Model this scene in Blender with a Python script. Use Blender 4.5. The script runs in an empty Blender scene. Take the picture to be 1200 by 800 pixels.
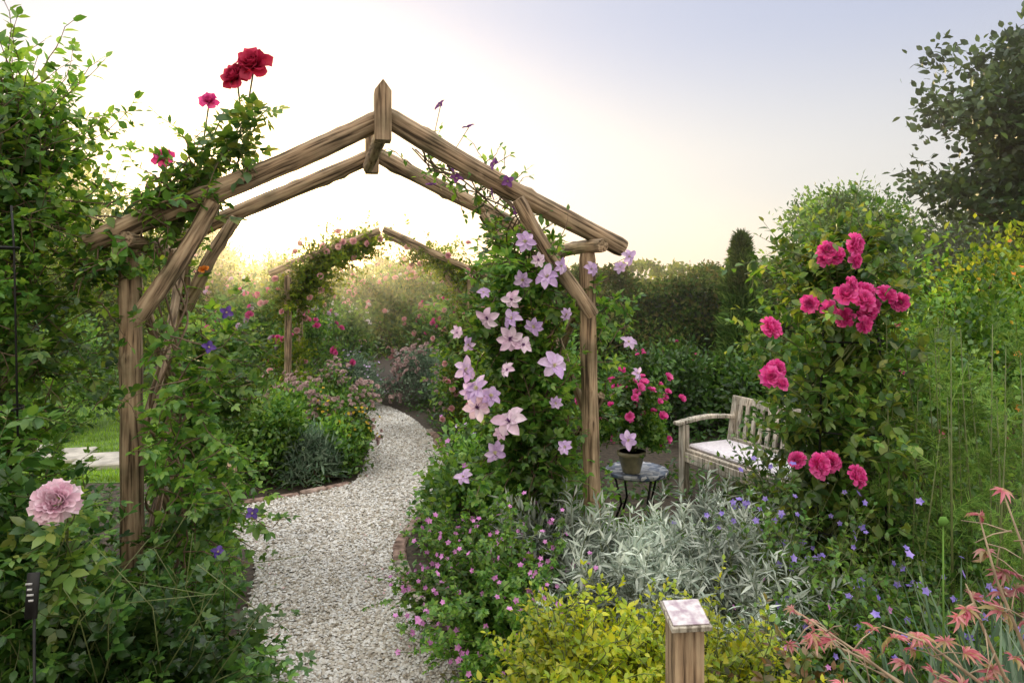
import bpy, math, numpy as np
from mathutils import Vector, Matrix
rng=np.random.default_rng(11)
scene=bpy.context.scene
R=lambda a,b,n=None: rng.uniform(a,b,n)
def nrm(a): return a/np.maximum(np.linalg.norm(a,axis=-1,keepdims=True),1e-9)

# ---------------------------------------------------------------- materials
def newmat(name):
    m=bpy.data.materials.new(name); m.use_nodes=True
    nt=m.node_tree; nt.nodes.clear(); return m,nt
def N(nt,t,**k):
    n=nt.nodes.new(t)
    for a,b in k.items(): setattr(n,a,b)
    return n
def ramp(nt,stops,interp='LINEAR'):
    r=N(nt,'ShaderNodeValToRGB'); e=r.color_ramp.elements; r.color_ramp.interpolation=interp
    while len(e)<len(stops): e.new(0.5)
    for i,(p,c) in enumerate(stops):
        e[i].position=p; e[i].color=(c[0],c[1],c[2],1)
    return r
def leaf_mat(name,cols,trans=.4,rough=.4,boost=1.6,nscale=2.5,yellow=True,gloss=.03,k=1.45,lo=.45,hi=1.45):
    m,nt=newmat(name); L=nt.links
    if not yellow: k=1
    g=N(nt,'ShaderNodeNewGeometry'); c=len(cols)
    r=ramp(nt,[(i/(c-1)*.95 if c>1 else 0,tuple(min(.9,x*k) for x in q)) for i,q in enumerate(cols)])
    L.new(g.outputs['Random Per Island'],r.inputs[0])
    tc=N(nt,'ShaderNodeTexCoord'); no=N(nt,'ShaderNodeTexNoise'); no.inputs['Scale'].default_value=nscale; no.inputs['Detail'].default_value=1
    L.new(tc.outputs['Object'],no.inputs['Vector'])
    mr=N(nt,'ShaderNodeMapRange'); mr.inputs[1].default_value=.3; mr.inputs[2].default_value=.7; mr.inputs[3].default_value=lo; mr.inputs[4].default_value=hi
    L.new(no.outputs['Fac'],mr.inputs[0])
    mx=N(nt,'ShaderNodeMix',data_type='RGBA',blend_type='MULTIPLY'); mx.inputs[0].default_value=1
    L.new(r.outputs[0],mx.inputs[6]); L.new(mr.outputs[0],mx.inputs[7])
    p=N(nt,'ShaderNodeBsdfDiffuse'); L.new(mx.outputs[2],p.inputs['Color']); out=p.outputs[0]
    if trans>0:
        t=N(nt,'ShaderNodeBsdfTranslucent')
        m2=N(nt,'ShaderNodeMix',data_type='RGBA',blend_type='MULTIPLY'); m2.inputs[0].default_value=1
        L.new(mx.outputs[2],m2.inputs[6]); m2.inputs[7].default_value=(boost*1.25,boost,boost*.5,1) if yellow else (boost,boost,boost,1)
        L.new(m2.outputs[2],t.inputs['Color'])
        ms=N(nt,'ShaderNodeMixShader'); ms.inputs[0].default_value=trans
        L.new(out,ms.inputs[1]); L.new(t.outputs[0],ms.inputs[2]); out=ms.outputs[0]
    if gloss>0:
        gl=N(nt,'ShaderNodeBsdfGlossy'); gl.inputs['Roughness'].default_value=rough; gl.inputs['Color'].default_value=(1,1,1,1)
        m3=N(nt,'ShaderNodeMixShader'); m3.inputs[0].default_value=gloss; L.new(out,m3.inputs[1]); L.new(gl.outputs[0],m3.inputs[2]); out=m3.outputs[0]
    o=N(nt,'ShaderNodeOutputMaterial'); L.new(out,o.inputs[0]); return m
def petal_mat(name,c1,c2,trans=.3): return leaf_mat(name,[c1,c2],trans,.5,1.05,30,False,.02,lo=.82,hi=1.06)
def plain(name,col,rough=.6,metal=0,col2=None,scale=20,bump=.2,stretch=None):
    m,nt=newmat(name); L=nt.links
    p=N(nt,'ShaderNodeBsdfPrincipled'); p.inputs['Roughness'].default_value=rough; p.inputs['Metallic'].default_value=metal
    tc=N(nt,'ShaderNodeTexCoord'); mp=N(nt,'ShaderNodeMapping'); no=N(nt,'ShaderNodeTexNoise'); no.inputs['Scale'].default_value=scale; no.inputs['Detail'].default_value=4
    if stretch: mp.inputs['Scale'].default_value=stretch
    L.new(tc.outputs['Object'],mp.inputs[0]); L.new(mp.outputs[0],no.inputs['Vector'])
    c2=col2 or tuple(x*.6 for x in col)
    r=ramp(nt,[(.35,c2),(.65,col)]); L.new(no.outputs['Fac'],r.inputs[0]); L.new(r.outputs[0],p.inputs['Base Color'])
    if bump>0:
        b=N(nt,'ShaderNodeBump'); b.inputs['Strength'].default_value=bump; b.inputs['Distance'].default_value=.01
        L.new(no.outputs['Fac'],b.inputs['Height']); L.new(b.outputs[0],p.inputs['Normal'])
    o=N(nt,'ShaderNodeOutputMaterial'); L.new(p.outputs[0],o.inputs[0]); return m
def wood_mat(name,c1,c2,c3):
    m,nt=newmat(name); L=nt.links
    p=N(nt,'ShaderNodeBsdfPrincipled'); p.inputs['Roughness'].default_value=.85; p.inputs['Specular IOR Level'].default_value=.2
    tc=N(nt,'ShaderNodeTexCoord'); mp=N(nt,'ShaderNodeMapping'); mp.inputs['Scale'].default_value=(1,1,.05)
    no=N(nt,'ShaderNodeTexNoise'); no.inputs['Scale'].default_value=75; no.inputs['Detail'].default_value=8
    L.new(tc.outputs['Object'],mp.inputs[0]); L.new(mp.outputs[0],no.inputs['Vector'])
    n2=N(nt,'ShaderNodeTexNoise'); n2.inputs['Scale'].default_value=6; n2.inputs['Detail'].default_value=6; L.new(tc.outputs['Object'],n2.inputs['Vector'])
    r=ramp(nt,[(.36,c3),(.47,c2),(.64,c1)]); L.new(no.outputs['Fac'],r.inputs[0])
    r2=ramp(nt,[(.33,(.5,.54,.5)),(.5,(.9,.9,.88)),(.67,(1.2,1.15,1.08))]); L.new(n2.outputs['Fac'],r2.inputs[0])
    mx=N(nt,'ShaderNodeMix',data_type='RGBA',blend_type='MULTIPLY'); mx.inputs[0].default_value=1
    L.new(r.outputs[0],mx.inputs[6]); L.new(r2.outputs[0],mx.inputs[7]); L.new(mx.outputs[2],p.inputs['Base Color'])
    b=N(nt,'ShaderNodeBump'); b.inputs['Strength'].default_value=.9; b.inputs['Distance'].default_value=.01
    L.new(no.outputs['Fac'],b.inputs['Height']); L.new(b.outputs[0],p.inputs['Normal'])
    o=N(nt,'ShaderNodeOutputMaterial'); L.new(p.outputs[0],o.inputs[0]); return m

GREEN=leaf_mat('leaf_green',[(.022,.07,.012),(.05,.13,.02),(.085,.18,.028),(.13,.22,.04)])
DARK=leaf_mat('leaf_dark',[(.016,.052,.012),(.036,.092,.018),(.066,.135,.026)],rough=.35,gloss=.03)
TREED=leaf_mat('leaf_tree_dark',[(.012,.03,.01),(.025,.055,.014),(.045,.08,.02)],rough=.35,gloss=.03,trans=.2)
ROSEL=leaf_mat('leaf_rose',[(.022,.065,.014),(.05,.12,.02),(.09,.17,.03),(.15,.19,.04)],gloss=.035)
LIME=leaf_mat('leaf_lime',[(.12,.19,.012),(.22,.29,.018),(.36,.36,.03),(.16,.25,.02)],lo=.65)
OLIVE=leaf_mat('leaf_olive',[(.035,.075,.012),(.08,.13,.018),(.15,.19,.024)],gloss=0,trans=.5)
SILVER=leaf_mat('leaf_silver',[(.28,.35,.29),(.44,.5,.43),(.6,.65,.58)],trans=.12,yellow=False,boost=1,gloss=0)
GREY=leaf_mat('leaf_greygreen',[(.09,.16,.1),(.16,.24,.15),(.25,.32,.23)],trans=.2,yellow=False,gloss=0)
HEDGE=leaf_mat('leaf_hedge',[(.018,.038,.01),(.035,.07,.016),(.065,.10,.022),(.09,.08,.03)],gloss=0,trans=.2)
FENN=leaf_mat('leaf_fennel',[(.045,.11,.025),(.09,.175,.04),(.16,.25,.07)],trans=.3,gloss=0)
JUN=leaf_mat('leaf_juniper',[(.03,.07,.02),(.06,.12,.03),(.11,.17,.045)],trans=.2,gloss=0)
REDL=leaf_mat('leaf_acer',[(.5,.1,.15),(.66,.2,.25),(.7,.33,.32),(.42,.34,.13)],trans=.4,yellow=False,boost=1.2)
BRONZE=leaf_mat('leaf_bronze',[(.04,.07,.02),(.1,.08,.03),(.16,.09,.05),(.06,.12,.03)])
GRASS=leaf_mat('grass_blade',[(.08,.16,.02),(.13,.25,.03),(.2,.31,.04)],gloss=0)
STEM=plain('stem_green',(.13,.16,.05),.6,bump=0)
STEMB=plain('stem_brown',(.17,.115,.07),.8,bump=0)
TWIG=plain('twig_pale',(.4,.3,.2),.7,bump=0)
BARK=plain('bark',(.12,.09,.06),.9,scale=12,bump=.6,stretch=(1,1,.2))
LILAC=petal_mat('petal_lilac',(.56,.38,.7),(.74,.58,.82))
PALEP=petal_mat('petal_pale_pink',(.72,.5,.68),(.82,.68,.8))
PALER=petal_mat('petal_rose_pale',(.78,.5,.62),(.86,.7,.78))
PURP=petal_mat('petal_purple',(.12,.03,.16),(.24,.08,.3))
DBLUE=petal_mat('petal_deep_violet',(.05,.02,.18),(.12,.06,.3))
CAMP=petal_mat('petal_campanula',(.2,.15,.6),(.4,.3,.75))
HOT=petal_mat('petal_hot_pink',(.72,.04,.3),(.86,.17,.48))
RED=petal_mat('petal_crimson',(.38,.01,.05),(.62,.05,.13))
MAG=petal_mat('petal_magenta',(.55,.16,.5),(.72,.34,.68))
WHITE=petal_mat('petal_white',(.75,.72,.7),(.85,.8,.8))
SOFT=petal_mat('petal_soft_pink',(.82,.38,.44),(.86,.58,.58))
DUSTY=petal_mat('petal_dusty_pink',(.42,.28,.28),(.6,.44,.42))
YEL=petal_mat('petal_yellow',(.75,.5,.05),(.8,.65,.1))
ORANGE=petal_mat('petal_orange',(.7,.22,.03),(.8,.35,.06))
CREAM=plain('stamen_cream',(.75,.7,.4),.6,bump=0)
WOOD=wood_mat('weathered_wood',(.42,.32,.22),(.27,.19,.125),(.065,.045,.03))
TEAK=wood_mat('weathered_teak',(.6,.55,.48),(.46,.41,.35),(.2,.17,.14))
METAL=plain('black_metal',(.02,.02,.02),.45,.6,bump=0)

# ---------------------------------------------------------------- templates
class T:
    def __init__(s,v,f,m=None):
        s.v=np.array(v,float); s.f=f; s.m=np.array(m if m is not None else [0]*len(f)); 
        s.lv=np.array([i for x in f for i in x]); s.lt=np.array([len(x) for x in f])
def merge(parts):
    v=[];f=[];m=[];o=0
    for t,M,mi in parts:
        vv=t.v@np.array(M.to_3x3()).T+np.array(M.translation); v.append(vv)
        f+= [tuple(i+o for i in x) for x in t.f]; m+=[mi]*len(t.f) if mi is not None else list(t.m); o+=len(vv)
    return T(np.concatenate(v),f,m)
def RZ(a): return Matrix.Rotation(a,4,'Z')
def TR(x,y,z): return Matrix.Translation((x,y,z))
SC=lambda s: Matrix.Scale(s,4)
leaf4=T([(0,0,0),(-.27,.45,.07),(0,1,-.06),(.27,.45,.07)],[(0,3,2),(0,2,1)])
leaf8=T([(0,0,0),(-.26,.3,.06),(0,.32,0),(.26,.3,.06),(-.25,.62,.04),(0,.64,-.01),(.25,.62,.04),(0,1,-.1)],
        [(0,2,1),(0,3,2),(1,2,5,4),(2,3,6,5),(4,5,7),(5,6,7)])
narrow=T([(0,0,0),(-.09,.4,.03),(0,1,-.12),(.09,.4,.03)],[(0,3,2),(0,2,1)])
stick=T([(math.cos(a),y,math.sin(a)) for y in (0,1) for a in (0,2.094,4.189)],[(0,1,4,3),(1,2,5,4),(2,0,3,5)])
hair=T([(-1,0,0),(1,0,0),(0,1,0)],[(0,1,2)])
def pal(n,spread,base,s0=1,s1=.6,tilt=.1):
    ps=[]
    for i in range(n):
        u=(i/(n-1))*2-1
        s=s0-(s0-s1)*abs(u)
        ps.append((base,RZ(-u*spread)@Matrix.Rotation(-tilt,4,'X')@SC(s),None))
    return merge(ps)
trif=merge([(leaf8,TR(0,.35,0)@SC(.65),None),(leaf8,TR(0,.3,0)@RZ(1.1)@SC(.55),None),(leaf8,TR(0,.3,0)@RZ(-1.1)@SC(.55),None),(T(hair.v*[.015,.4,.012],hair.f),Matrix.Identity(4),None)])
roseleaf=merge([(leaf8,TR(0,.6,0)@SC(.45),None)]+[(leaf8,TR(0,y,0)@RZ(s*1.15)@SC(k),None) for y,k in ((.55,.4),(.28,.34)) for s in(1,-1)]+[(T(stick.v*[.01,.62,.01],stick.f),Matrix.Identity(4),None)])
gerleaf=pal(5,2.0,T(leaf4.v*[1.3,1,1],leaf4.f),.8,.65,.15)
mapleleaf=pal(7,1.6,T(leaf8.v*[.36,1,2.2],leaf8.f),1,.45,-.3)
featherparts=[]
for i in range(30):
    a=R(-1.2,1.2); y=R(.05,.8); l=R(.2,.42)*(1.1-y*.6)
    featherparts.append((T(hair.v*[.007,l,.006],hair.f),TR(0,y,0)@RZ(a)@Matrix.Rotation(R(-.8,.8),4,'X'),None))
feather=merge(featherparts+[(T(hair.v*[.01,.9,.009],hair.f),Matrix.Identity(4),None)])
blade=T([(-.03,0,0),(.03,0,0),(-.025,.4,.0),(.025,.4,.0),(-.015,.75,.08),(.015,.75,.08),(0,1,.2)],[(0,1,3,2),(2,3,5,4),(4,5,6)])
grassb=T([(-.03,0,0),(.03,0,0),(0,1,.2)],[(0,1,2)])
def petal(l,w,prof,a0,a1,cup=.1,nu=4,nv=5,wav=0):
    v=[];f=[];y=0;z=0
    for j in range(nv+1):
        t=j/nv; ang=a0+(a1-a0)*t
        if j: y+=l/nv*math.cos(ang); z+=l/nv*math.sin(ang)
        for i in range(nu+1):
            u=i/nu*2-1; ww=w*prof(t)
            zz=z+cup*u*u*ww*2*math.cos(ang)+wav*math.sin(7*t+u*3)*w; yy=y-cup*u*u*ww*2*math.sin(ang)
            v.append((u*ww,yy,zz))
    k=nu+1
    for j in range(nv):
        for i in range(nu): f.append((j*k+i,j*k+i+1,(j+1)*k+i+1,(j+1)*k+i))
    return T(v,f)
rp=lambda t: .35+.7*math.sin(min(t*1.05,1.0)*math.pi*.72)
cp=lambda t: .10+math.sin(math.pi*min(t,1)**.95)**.8*.9 if t<.99 else .02
def mkrose(seed,layers):
    r=np.random.default_rng(seed); ps=[]
    for k,(n,l,w,a0,a1,rad) in enumerate(layers):
        for i in range(n):
            p=petal(l*r.uniform(.85,1.1),w*r.uniform(.85,1.1),rp,a0+r.uniform(-.15,.15),a1+r.uniform(-.35,.35),.35,wav=.07)
            ps.append((p,RZ(6.283*i/n+k*.7+r.uniform(-.2,.2))@TR(0,rad,0),None))
    return merge(ps)
rose=mkrose(1,[(3,.5,.2,1.5,1.9,.02),(4,.6,.27,1.4,1.7,.07),(5,.72,.33,1.25,1.5,.1),(6,.82,.38,1.1,1.0,.12),(6,.9,.42,.85,.5,.12),(7,.95,.42,.5,-.4,.12)])
pompon=mkrose(2,[(5,.4,.1,1.5,2.1,.02),(7,.48,.12,1.45,1.9,.08),(9,.55,.14,1.35,1.6,.15),(11,.62,.16,1.2,1.3,.22),(12,.68,.18,1.0,1.0,.27),(12,.72,.2,.75,.6,.3),(12,.76,.22,.5,.1,.3),(11,.75,.24,.2,-.5,.28)])
cl=[]
for i in range(7): cl.append((petal(1*R(.9,1.08),.29,cp,R(.0,.35),R(-.6,.05),.25,wav=.06),RZ(6.283*i/7+R(-.13,.13)),0))
for i in range(22): cl.append((T(stick.v*[.018,R(.16,.3),.018],stick.f),RZ(R(0,6.28))@Matrix.Rotation(R(.5,1.3),4,'X'),1))
clem=merge(cl)
cl2=[]
for i in range(6): cl2.append((petal(1*R(.85,1.08),.31,cp,R(.3,.7),R(-.9,.3),.3,wav=.09),RZ(6.283*i/6+R(-.2,.2)),0))
for i in range(18): cl2.append((T(stick.v*[.018,R(.16,.3),.018],stick.f),RZ(R(0,6.28))@Matrix.Rotation(R(.7,1.4),4,'X'),1))
clem2=merge(cl2)
cl4=merge([(petal(1,.36,cp,.5,-.1,.25),RZ(1.571*i),0) for i in range(4)]+[(T(stick.v*[.04,.25,.04],stick.f),RZ(i)@Matrix.Rotation(1.,4,'X'),1) for i in range(6)])
fiv=merge([(T(leaf4.v*[1.45,1,1],leaf4.f),RZ(1.2566*i)@Matrix.Rotation(.25,4,'X'),0) for i in range(5)])
tuft=merge([(petal(.9,.45,rp,R(.2,1.3),R(.0,1),.3,nu=2,nv=2),RZ(i*.7),0) for i in range(9)])
srose=merge([(petal(.8,.4,rp,.4+.35*(i//5),.2+.5*(i//5),.3,nu=2,nv=2),RZ(i*1.3),0) for i in range(15)])
pv=np.array([(1,0,0),(-1,0,0),(0,1,0),(0,-1,0),(0,0,1),(0,0,-1),(.7,.7,.1),(-.7,.65,0),(-.6,-.75,.1),(.7,-.7,-.1)])
octf=[(4,0,6),(4,6,2),(4,2,7),(4,7,1),(4,1,8),(4,8,3),(4,3,9),(4,9,0)]
peb=T(pv[[0,1,2,3,4,4,6,7,8,9]]*[1,1,.8],octf)
t_=(1+5**.5)/2
ico=T(np.array([(-1,t_,0),(1,t_,0),(-1,-t_,0),(1,-t_,0),(0,-1,t_),(0,1,t_),(0,-1,-t_),(0,1,-t_),(t_,0,-1),(t_,0,1),(-t_,0,-1),(-t_,0,1)])/1.9*(1+.15*rng.standard_normal((12,1))),
  [(0,11,5),(0,5,1),(0,1,7),(0,7,10),(0,10,11),(1,5,9),(5,11,4),(11,10,2),(10,7,6),(7,1,8),(3,9,4),(3,4,2),(3,2,6),(3,6,8),(3,8,9),(4,9,5),(2,4,11),(6,2,10),(8,6,7),(9,8,1)])

class Acc:
    def __init__(s): s.v=[];s.lv=[];s.lt=[];s.mi=[];s.o=0
    def add(s,t,P,Y,H,S,mat=0):
        P=np.asarray(P,float).reshape(-1,3); n=len(P)
        if n==0: return
        Y=nrm(np.broadcast_to(np.asarray(Y,float),(n,3))); H=np.broadcast_to(np.asarray(H,float),(n,3))
        X=nrm(np.cross(Y,H)); Z=np.cross(X,Y)
        S=np.asarray(S,float)
        if S.ndim==0: S=np.full((n,3),float(S))
        elif S.ndim==1: S=np.repeat(S[:,None],3,1)
        lo=t.v[None]*S[:,None,:]
        w=lo[...,0:1]*X[:,None]+lo[...,1:2]*Y[:,None]+lo[...,2:3]*Z[:,None]+P[:,None]
        k=len(t.v); s.v.append(w.reshape(-1,3))
        s.lv.append((t.lv[None]+(np.arange(n)*k)[:,None]+s.o).ravel()); s.lt.append(np.tile(t.lt,n)); s.mi.append(np.tile(t.m+mat,n)); s.o+=n*k
    def face(s,t,P,F,S,mat=0):
        P=np.asarray(P,float).reshape(-1,3); n=len(P); F=nrm(np.broadcast_to(np.asarray(F,float),(n,3)))
        Y=nrm(np.cross(F,rng.standard_normal((n,3)))); s.add(t,P,Y,F,S,mat)
    def tube(s,pts,rad,sides=8,mat=0,cap=True):
        pts=np.asarray(pts,float); n=len(pts); rad=np.broadcast_to(np.asarray(rad,float),(n,))
        d=nrm(np.gradient(pts,axis=0)); ref=np.array([.3,.2,1.]) if abs(d[0][2])<.8 else np.array([1.,.2,0])
        X=nrm(np.cross(d,ref)); Y=np.cross(d,X); a=np.arange(sides)*2*math.pi/sides
        v=(pts[:,None]+rad[:,None,None]*(np.cos(a)[None,:,None]*X[:,None]+np.sin(a)[None,:,None]*Y[:,None])).reshape(-1,3)
        f=[]
        for j in range(n-1):
            for i in range(sides):
                i2=(i+1)%sides; f.append((j*sides+i,j*sides+i2,(j+1)*sides+i2,(j+1)*sides+i))
        if cap: f.append(tuple(range(sides))[::-1]); f.append(tuple((n-1)*sides+i for i in range(sides)))
        s.raw(v,f,mat)
    def raw(s,v,f,mat=0):
        v=np.asarray(v,float); s.v.append(v); s.lv.append(np.array([i for x in f for i in x])+s.o); s.lt.append(np.array([len(x) for x in f])); s.mi.append(np.full(len(f),mat)); s.o+=len(v)
    def box(s,c,sz,mat=0,rot=0,tilt=0,bev=0):
        x,y,z=[q/2 for q in sz]; 
        v=[(a*x,b*y,d*z) for d in(-1,1) for a,b in((-1,-1),(1,-1),(1,1),(-1,1))]
        if bev:
            v=[(a*(x-(bev if abs(e)==1 else 0)),b*(y-(bev if abs(e)==1 else 0)),d*(z-(0 if abs(e)==1 else bev))) for d,e in((-1,1),(-1,2),(1,2),(1,1)) for a,b in((-1,-1),(1,-1),(1,1),(-1,1))]
        M=np.array((Matrix.Rotation(rot,3,'Z')@Matrix.Rotation(tilt,3,'X')))
        v=np.array(v)@M.T+np.array(c); L=len(v)//4; f=[(3,2,1,0),tuple((L-1)*4+i for i in range(4))]
        for j in range(L-1):
            for i in range(4): f.append((j*4+i,j*4+(i+1)%4,(j+1)*4+(i+1)%4,(j+1)*4+i))
        s.raw(v,f,mat)
    def build(s,name,mats,smooth=True,parent=None):
        v=np.concatenate(s.v); lv=np.concatenate(s.lv); lt=np.concatenate(s.lt); mi=np.concatenate(s.mi)
        me=bpy.data.meshes.new(name); me.vertices.add(len(v)); me.vertices.foreach_set('co',v.astype(np.float32).ravel())
        me.loops.add(len(lv)); me.loops.foreach_set('vertex_index',lv.astype(np.int32))
        me.polygons.add(len(lt)); st=np.concatenate([[0],np.cumsum(lt)[:-1]]); me.polygons.foreach_set('loop_start',st.astype(np.int32))
        me.polygons.foreach_set('material_index',mi.astype(np.int32)); me.polygons.foreach_set('use_smooth',np.full(len(lt),smooth))
        for m in mats: me.materials.append(m)
        me.update(calc_edges=True); me.validate()
        ob=bpy.data.objects.new(name,me); scene.collection.objects.link(ob)
        if parent: ob.parent=parent
        return ob
def empty(name,loc=(0,0,0)):
    e=bpy.data.objects.new(name,None); e.location=loc; scene.collection.objects.link(e); return e

def sn(d,ph,f=3.):
    return (np.sin(d[:,0]*f+ph)+np.sin(d[:,1]*f*1.3+ph*2)+np.sin(d[:,2]*f*1.7+ph*3+d[:,0]*2))/3
def mound(A,c,r,ncl,nlf,t,size,mat=0,clr=.1,inner=.5,up=.4,lump=.22,zlow=-.35,zc=.03):
    d=nrm(rng.standard_normal((ncl,3))); d[:,2]=np.where(d[:,2]<zlow,-d[:,2],d[:,2])
    rad=R(inner,1.05,ncl)*(1+lump*sn(d,R(0,6)))
    C=np.array(c)+d*np.array(r)*rad[:,None]
    P=np.repeat(C,nlf,0)+rng.standard_normal((ncl*nlf,3))*clr; D=np.repeat(d,nlf,0)
    k=P[:,2]>zc; P=P[k];D=D[k];n=len(P)
    Y=D*.6+rng.standard_normal((n,3))*.6+[0,0,up*.5]; H=D*.7+[0,0,.5]+rng.standard_normal((n,3))*.45
    A.add(t,P,Y,H,size*R(.6,1.25,n),mat); return C,d
def shoots(A,P0,D0,L,t,size,per=2,nseg=8,wander=.22,grav=-.04,mat=0,smat=1,r=.003,lf=.1,ang=1.,tip=.55,upn=1.,zc=.02):
    P0=np.asarray(P0,float); n=len(P0); L=np.broadcast_to(np.asarray(L,float),(n,)); D=nrm(np.asarray(D0,float)); P=P0.copy()
    for i in range(nseg):
        D=nrm(D+rng.standard_normal((n,3))*wander+[0,0,grav]); Q=P+D*(L/nseg)[:,None]
        Q[:,2]=np.maximum(Q[:,2],zc)
        rr=r*(1-.7*i/nseg)
        A.add(stick,P,Q-P,rng.standard_normal((n,3)),np.stack([np.full(n,rr),np.linalg.norm(Q-P,axis=1),np.full(n,rr)],1),smat)
        if i>=lf*nseg:
            for j in range(per):
                tt=R(0,1,n)[:,None]; X=P+(Q-P)*tt
                pe=nrm(np.cross(D,rng.standard_normal((n,3))))
                Y=pe*ang+D*.55+rng.standard_normal((n,3))*.15; H=np.array([0,0,upn])+rng.standard_normal((n,3))*.4+D*.15
                A.add(t,X,Y,H,size*(1-(1-tip)*i/nseg)*R(.65,1.2,n),mat)
        P=Q
    A.add(t,P,D,[0,0,1]+rng.standard_normal((n,3))*.3,size*tip,mat)
    return P,D
def along(pts,n):
    pts=np.array(pts,float); s=np.r_[0,np.cumsum(np.linalg.norm(np.diff(pts,axis=0),axis=1))]; u=R(0,s[-1],n)
    return np.stack([np.interp(u,s,pts[:,k]) for k in range(3)],1)
def vine(A,pts,r,mat,turns=3,rad=.05,n=40):
    pts=np.array(pts,float); s=np.r_[0,np.cumsum(np.linalg.norm(np.diff(pts,axis=0),axis=1))]; u=np.linspace(0,s[-1],n)
    c=np.stack([np.interp(u,s,pts[:,k]) for k in range(3)],1); a=u/s[-1]*turns*6.28+R(0,6)
    c+=np.stack([np.cos(a)*rad,np.sin(a)*rad,np.sin(a*1.7)*rad*.4],1); A.tube(c,np.linspace(r,r*.5,n),6,mat)
def rnd(n): return nrm(rng.standard_normal((n,3)))

# ---------------------------------------------------------------- world, sun
EL=math.radians(5.5); AZ=math.radians(20)
sd=Vector((-math.sin(AZ)*math.cos(EL),math.cos(AZ)*math.cos(EL),math.sin(EL)))
w=bpy.data.worlds.new('World'); scene.world=w; w.use_nodes=True; nt=w.node_tree; nt.nodes.clear(); L=nt.links
sky=N(nt,'ShaderNodeTexSky'); sky.sky_type='NISHITA'; sky.sun_disc=False; sky.sun_elevation=EL; sky.sun_rotation=-AZ; sky.dust_density=1.5
b1=N(nt,'ShaderNodeBackground'); b1.inputs[1].default_value=.05; L.new(sky.outputs[0],b1.inputs[0])
tc=N(nt,'ShaderNodeTexCoord'); sp=N(nt,'ShaderNodeSeparateXYZ'); L.new(tc.outputs['Generated'],sp.inputs[0])
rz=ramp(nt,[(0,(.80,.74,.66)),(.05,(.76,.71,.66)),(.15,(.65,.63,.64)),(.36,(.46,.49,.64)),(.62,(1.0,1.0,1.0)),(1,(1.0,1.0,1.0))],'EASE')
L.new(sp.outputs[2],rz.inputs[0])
zg=N(nt,'ShaderNodeMapRange'); zg.interpolation_type='SMOOTHSTEP'; zg.inputs[1].default_value=.42; zg.inputs[2].default_value=.8; zg.inputs[3].default_value=1.0; zg.inputs[4].default_value=2.8; L.new(sp.outputs[2],zg.inputs[0])  # overhead sky brightened out of view, added to lift the ambient light
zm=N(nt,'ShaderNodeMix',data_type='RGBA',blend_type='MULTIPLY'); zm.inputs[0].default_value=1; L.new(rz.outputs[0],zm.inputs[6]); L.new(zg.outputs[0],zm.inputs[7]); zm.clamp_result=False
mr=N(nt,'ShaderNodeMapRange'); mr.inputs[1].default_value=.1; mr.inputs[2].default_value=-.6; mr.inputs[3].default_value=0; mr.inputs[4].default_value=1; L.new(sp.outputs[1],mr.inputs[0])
mb=N(nt,'ShaderNodeMix',data_type='RGBA'); L.new(mr.outputs[0],mb.inputs[0]); L.new(zm.outputs[2],mb.inputs[6]); mb.inputs[7].default_value=(1.7,1.53,1.28,1)  # warm brightness added to the unseen sky behind the camera, as fill
vd=N(nt,'ShaderNodeVectorMath',operation='DOT_PRODUCT'); L.new(tc.outputs['Generated'],vd.inputs[0]); vd.inputs[1].default_value=sd
mx0=N(nt,'ShaderNodeMath',operation='MAXIMUM'); L.new(vd.outputs['Value'],mx0.inputs[0]); mx0.inputs[1].default_value=0
def glow(pw,st,col):
    a=N(nt,'ShaderNodeMath',operation='POWER'); L.new(mx0.outputs[0],a.inputs[0]); a.inputs[1].default_value=pw
    m=N(nt,'ShaderNodeMix',data_type='RGBA'); L.new(a.outputs[0],m.inputs[0]); m.inputs[6].default_value=(0,0,0,1); m.inputs[7].default_value=(col[0]*st,col[1]*st,col[2]*st,1); return m.outputs[2]
def addc(a,b):
    m=N(nt,'ShaderNodeMix',data_type='RGBA',blend_type='ADD'); m.inputs[0].default_value=1; L.new(a,m.inputs[6]); L.new(b,m.inputs[7]); return m.outputs[2]
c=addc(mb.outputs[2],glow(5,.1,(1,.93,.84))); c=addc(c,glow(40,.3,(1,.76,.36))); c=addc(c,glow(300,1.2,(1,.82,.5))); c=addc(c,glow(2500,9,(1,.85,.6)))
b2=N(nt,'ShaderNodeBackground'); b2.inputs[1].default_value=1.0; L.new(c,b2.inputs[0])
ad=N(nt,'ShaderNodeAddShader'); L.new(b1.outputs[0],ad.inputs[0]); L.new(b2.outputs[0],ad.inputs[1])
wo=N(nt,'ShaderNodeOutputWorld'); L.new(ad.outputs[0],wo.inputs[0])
sl=bpy.data.lights.new('sun','SUN'); sl.energy=5; sl.angle=math.radians(.6); sl.color=(1,.74,.38)
so=bpy.data.objects.new('sun',sl); so.rotation_mode='QUATERNION'; so.rotation_quaternion=sd.to_track_quat('Z','Y'); so.location=(-6,16,5); scene.collection.objects.link(so)
# thin mist volume added over the far garden to spread the sun's glow
m,nt=newmat('mist'); vs=N(nt,'ShaderNodeVolumeScatter'); vs.inputs['Density'].default_value=.015; vs.inputs['Anisotropy'].default_value=.82; vs.inputs['Color'].default_value=(1,.95,.86,1)
o=N(nt,'ShaderNodeOutputMaterial'); nt.links.new(vs.outputs[0],o.inputs['Volume'])
A=Acc(); A.box((0,12.5,2.6),(44,14,5.3)); A.build('sun_glow_mist',[m],False)

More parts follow.
